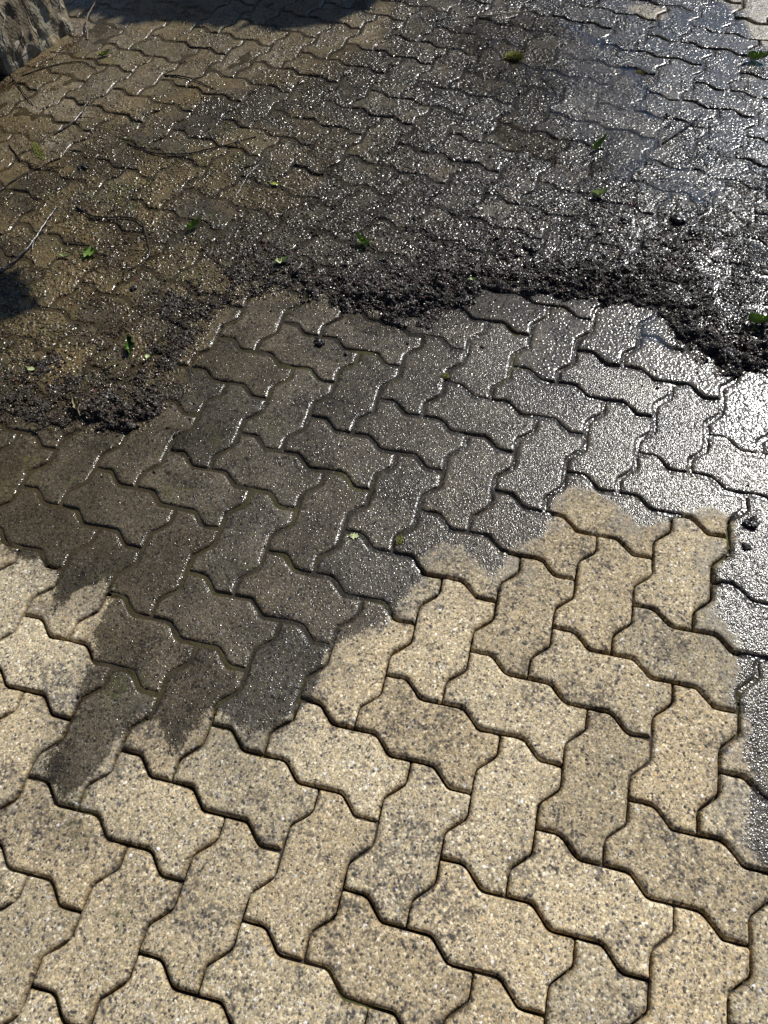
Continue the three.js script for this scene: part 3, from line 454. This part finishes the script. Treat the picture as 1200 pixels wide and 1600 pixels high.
console.log('litter done');

// ---------- weathered stone blocks at the edge of the terrace ----------
const stoneTex = (() => {
  const S = 512, c = new Uint8Array(S * S * 4), b = new Uint8Array(S * S * 4);
  for (let j = 0; j < S; j++) for (let i = 0; i < S; i++) {
    const u = i / S, v = j / S, warp = fbm(u * 6, v * 6) * 1.6;
    const streak = fbm(u * 17 + warp * 2.4 + v * 5, v * 6 + u * 2), fine = 0.5 * N(i * 0.35 + 9, j * 0.3) + 0.5 * N(i * 0.13, j * 0.1 + 40), vein = smooth(0.62, 0.72, N(u * 21 + warp * 5 + v * 9, v * 5 + 40));
    const lich = smooth(0.58, 0.68, fbm(u * 9 + 20, v * 9 + 3));
    let t = clamp(1.5 * streak - 0.42) * 0.75 + clamp(1.6 * fine - 0.4) * 0.35; let r = mix(0.08, 0.38, t), g = mix(0.062, 0.305, t), bl = mix(0.038, 0.19, t);
    r = mix(r, 0.42, vein * 0.6); g = mix(g, 0.38, vein * 0.6); bl = mix(bl, 0.29, vein * 0.6);
    const moss = smooth(0.6, 0.72, fbm(u * 7 + 70, v * 7 + 9)); r = mix(r, 0.11, moss * 0.45); g = mix(g, 0.10, moss * 0.45); bl = mix(bl, 0.035, moss * 0.45);
    r = mix(r, 0.40, lich * 0.35); g = mix(g, 0.40, lich * 0.35); bl = mix(bl, 0.33, lich * 0.35);
    c.set([SR[clamp(r) * 4095 | 0], SR[clamp(g) * 4095 | 0], SR[clamp(bl) * 4095 | 0], 255], (j * S + i) * 4);
    const h = 255 * clamp(0.5 * streak + 0.25 * fine + 0.35 * vein); b.set([h, h, h, 255], (j * S + i) * 4);
  }
  return [tex(c, S, S, true), tex(b, S, S)];
})();
const stoneMat = new THREE.MeshStandardMaterial({ map: stoneTex[0], bumpMap: stoneTex[1], bumpScale: 0.012, roughness: 0.9 });
function block(lx, ly, lz, seed) {
  const g = new THREE.BoxGeometry(lx, ly, lz, 26, 26, 30), p = g.attributes.position, q = g.attributes.uv;
  for (let i = 0; i < p.count; i++) {
    let x = p.getX(i), y = p.getY(i), z = p.getZ(i); const rr = 0.011, ix = clamp(x, -lx / 2 + rr, lx / 2 - rr), iy = clamp(y, -ly / 2 + rr, ly / 2 - rr), iz = clamp(z, -lz / 2 + rr, lz / 2 - rr);
    const d = new THREE.Vector3(x - ix, y - iy, z - iz); if (d.length() > 1e-6) d.setLength(rr); x = ix + d.x; y = iy + d.y; z = iz + d.z;
    const n = (fbm(z * 11 + seed + x * 7, y * 8 + x * 12 + seed) - 0.5) * 0.032 + (fbm(z * 48 + seed, y * 22 + x * 40) - 0.5) * 0.022;
    p.setXYZ(i, x + n, y + n * 0.4, z + n * 0.8); q.setXY(i, (z + x) * 1.5 + seed, (y + x * 0.3) * 1.2);
  }
  g.computeVertexNormals(); g.translate(0, ly / 2 - 0.04, 0); return new THREE.Mesh(g, stoneMat);
}
{
  const b1 = block(0.30, 0.24, 0.35, 1.3); b1.position.set(-2.68, -0.01, -1.545); b1.rotation.y = 0.05; add(b1, 'stone_block', 'weathered grey brown stone block at the top left corner, nearer the shade', 'stone block', 'stone blocks edging the terrace');
  const b2 = block(0.30, 0.23, 0.42, 7.7); b2.position.set(-2.735, -0.01, -1.125); b2.rotation.y = -0.06; add(b2, 'stone_block', 'dark mossy stone block cut off by the left edge, beyond a narrow gap', 'stone block', 'stone blocks edging the terrace');
}
// litter of reddish needles and bits at the foot of the blocks
{
  const r = rng(17), gs = [];
  for (let k = 0; k < 420; k++) { const z = -1.72 + 0.75 * r(), x = -2.50 - 0.06 * (z + 1.4) + (r() * r()) * 0.09, l = 0.006 + 0.022 * r(), g = new THREE.CylinderGeometry(0.0007, 0.0005, l, 4); g.rotateZ(Math.PI / 2); g.rotateZ((r() - 0.5) * 0.5); g.rotateY(r() * 6.3); g.translate(x, topY(x, z) + 0.002 + r() * 0.005, z); const n = g.attributes.position.count, v = 0.5 + r(), t = r() < 0.5 ? [0.16, 0.07, 0.04] : [0.24, 0.18, 0.10], a = new Float32Array(n * 3); for (let i = 0; i < n; i++) a.set(t.map(q => q * v), i * 3); g.setAttribute('color', new THREE.BufferAttribute(a, 3)); gs.push(g); }
  const m = add(new THREE.Mesh(mergeGeometries(gs), new THREE.MeshStandardMaterial({ vertexColors: true, roughness: 0.8 })), 'needle_litter', 'reddish brown needles and bits along the foot of the stone blocks', 'litter'); m.userData.kind = 'stuff';
}

// ---------- two trees outside the picture: one shades the far left corner, one hangs a spray over the left edge ----------
{
  const bark = paint(0.09, 0.07, 0.05, 0.9), leafMat = new THREE.MeshPhysicalMaterial({ color: new THREE.Color().setRGB(0.045, 0.09, 0.02), roughness: 0.55, transmission: 0.25, thickness: 0, side: THREE.DoubleSide });
  const grow = (label, at, limbs, seed, fill) => {
    const tree = new THREE.Group(), r = rng(seed), gs = []; tree.position.set(...at);
    limbs.forEach(([pts, a, b], k) => { const c = new THREE.CatmullRomCurve3(pts.map(p => new THREE.Vector3(p[0] - at[0], p[1] - at[1], p[2] - at[2]))), g = new THREE.TubeGeometry(c, 24, 1, 9), p = g.attributes.position, v = new THREE.Vector3(); for (let i = 0; i < p.count; i++) { const t = Math.floor(i / 10) / 24, q = c.getPointAt(clamp(t)); v.fromBufferAttribute(p, i).sub(q).multiplyScalar(mix(a, b, t) * (0.9 + 0.2 * N(t * 12 + a * 50, i % 10))).add(q); p.setXYZ(i, v.x, v.y, v.z); } g.computeVertexNormals(); const m = new THREE.Mesh(g, bark); m.name = k ? (k > 1 ? `limb_${String(k - 1).padStart(3, '0')}` : 'limb') : 'trunk'; tree.add(m); });
    fill(r, (x, y, z, s) => { const g = new THREE.BufferGeometry(), a = s, b = s * 0.55, f = s * 0.12; g.setAttribute('position', new THREE.Float32BufferAttribute([-a / 2, 0, 0, -a * 0.1, f, b / 2, a / 2, -f, 0, -a * 0.1, f, -b / 2, 0, -f * 0.2, 0], 3)); g.setIndex([0, 1, 4, 1, 2, 4, 2, 3, 4, 3, 0, 4]); g.rotateX((r() - 0.5) * 2); g.rotateZ((r() - 0.5) * 2); g.rotateY(r() * 6.3); g.translate(x - at[0], y - at[1], z - at[2]); g.computeVertexNormals(); gs.push(g); });
    const crown = new THREE.Mesh(mergeGeometries(gs), leafMat); crown.name = 'crown'; tree.add(crown);
    add(tree, 'tree', label, 'tree', 'trees beside the terrace'); console.log('leaves', gs.length);
  };
  const puff = (r, leaf, n, c, rad) => { for (let k = 0, t = 0; k < n && t < n * 40; t++) { const x = (r() * 2 - 1), y = (r() * 2 - 1), z = (r() * 2 - 1); if (x * x + y * y + z * z > 1 || r() > 0.3 + 0.7 * smooth(0.42, 0.58, fbm(x * 3 + 9, z * 3 + y * 2))) continue; leaf(c[0] + x * rad[0], c[1] + y * rad[1], c[2] + z * rad[2], 0.07 + 0.05 * r()); k++; } };
  const shade = [...BAND.slice(0, -1), [-1.75, -2.75], [-2.6, -2.75], [-2.85, -2.3], [-2.85, -1.75]];
  grow('leafy tree beyond the top of the picture whose low spray shades the far left corner', [-3.9, -0.05, -6.2],
    [[[[-3.9, -0.05, -6.2], [-3.85, 1.2, -6.15], [-3.95, 2.6, -6.1], [-3.9, 4.4, -6.2]], 0.14, 0.05], [[[-3.9, 1.5, -6.15], [-3.2, 1.95, -5.3], [-2.3, 1.95, -4.7], [-1.5, 1.9, -4.55]], 0.05, 0.012], [[[-3.9, 1.7, -6.1], [-3.4, 2.0, -5.2], [-2.6, 1.95, -4.3]], 0.04, 0.01], [[[-3.9, 3.0, -6.1], [-4.6, 3.6, -6.4], [-5.1, 4.0, -6.5]], 0.05, 0.015]], 23,
    (r, leaf) => { let n = 0; for (let t = 0; t < 300000 && n < 5600; t++) { const y = 1.7 + 0.42 * r(), gx = -3.6 + 2.4 * r(), gz = -3.2 + 1.7 * r(); if (!inside(shade, gx, gz) || lineDist(BAND, gx, gz, false)[0] < 0.05 * r() * r() || fbm(gx * 5 + y, gz * 5) < 0.36) continue; const s = y / SUN.y; leaf(gx + SUN.x * s, y, gz + SUN.z * s, 0.06 + 0.05 * r()); n++; } puff(r, leaf, 5200, [-4.6, 4.2, -6.4], [1.5, 1.5, 1.5]); });
  const blob = [[-1.60, -0.60], [-1.585, -0.53], [-1.62, -0.47], [-1.75, -0.42], [-2.05, -0.40], [-2.1, -0.62], [-1.75, -0.66]];
  grow('leafy tree left of the picture whose hanging spray shades a spot at the left edge', [-4.2, -0.05, -2.5],
    [[[[-4.2, -0.05, -2.5], [-4.15, 1.1, -2.45], [-4.25, 2.4, -2.5], [-4.2, 4.0, -2.6]], 0.13, 0.05], [[[-4.2, 1.5, -2.47], [-3.4, 1.75, -2.35], [-2.4, 1.72, -2.3], [-1.45, 1.6, -2.28]], 0.04, 0.006], [[[-4.2, 2.4, -2.5], [-4.8, 3.0, -2.2], [-5.2, 3.4, -2.1]], 0.05, 0.015], [[[-4.2, 2.6, -2.5], [-4.0, 3.3, -3.0], [-3.9, 3.7, -3.4]], 0.05, 0.015]], 29,
    (r, leaf) => { for (let t = 0, b = 0; t < 90000 && b < 420; t++) { const y = 1.45 + 0.35 * r(), gx = -2.12 + 0.6 * r(), gz = -0.7 + 0.35 * r(); if (!inside(blob, gx, gz) || lineDist(blob, gx, gz, true)[0] < 0.028 + 0.02 * r()) continue; const s = y / SUN.y; leaf(gx + SUN.x * s, y, gz + SUN.z * s, 0.045 + 0.03 * r()); b++; } puff(r, leaf, 5000, [-4.6, 3.5, -2.6], [1.3, 1.4, 1.6]); });
}

// ---------- clipped hedge behind the terrace, outside the picture: the wet paving on the far left mirrors it ----------
{
  const hedge = new THREE.Group(), r = rng(41), gs = [], st = []; hedge.position.set(-4.0, -0.05, -5.0);
  const leafMat = new THREE.MeshStandardMaterial({ color: new THREE.Color().setRGB(0.04, 0.075, 0.02), roughness: 0.6, side: THREE.DoubleSide });
  for (let k = 0; k < 14000; k++) { const g = new THREE.BufferGeometry(), s = 0.05 + 0.04 * r(), x = (r() * 2 - 1) * 2.2, y = 0.08 + 1.9 * r(), z = (r() * 2 - 1) * (0.34 + 0.08 * N(x * 3 + 9, y * 3)); g.setAttribute('position', new THREE.Float32BufferAttribute([-s / 2, 0, 0, 0, s * 0.08, s * 0.3, s / 2, 0, 0, 0, s * 0.08, -s * 0.3], 3)); g.setIndex([0, 1, 2, 0, 2, 3]); g.rotateX(r() * 6.3); g.rotateZ(r() * 6.3); g.rotateY(r() * 6.3); g.translate(x, y * (0.97 + 0.06 * N(x * 2, 5)), z); g.computeVertexNormals(); gs.push(g); }
  for (let k = 0; k < 16; k++) { const g = new THREE.CylinderGeometry(0.012, 0.022, 1.6, 7); g.translate(-2.1 + k * 0.28, 0.8, (r() - 0.5) * 0.2); const m = new THREE.Mesh(g, paint(0.09, 0.07, 0.05, 0.9)); m.name = k ? `stem_${String(k).padStart(3, '0')}` : 'stem'; hedge.add(m); }
  const f = new THREE.Mesh(mergeGeometries(gs), leafMat); f.name = 'foliage'; hedge.add(f);
  add(hedge, 'hedge', 'clipped green hedge beyond the top left of the picture', 'hedge');
}

renderer.render(scene, camera);
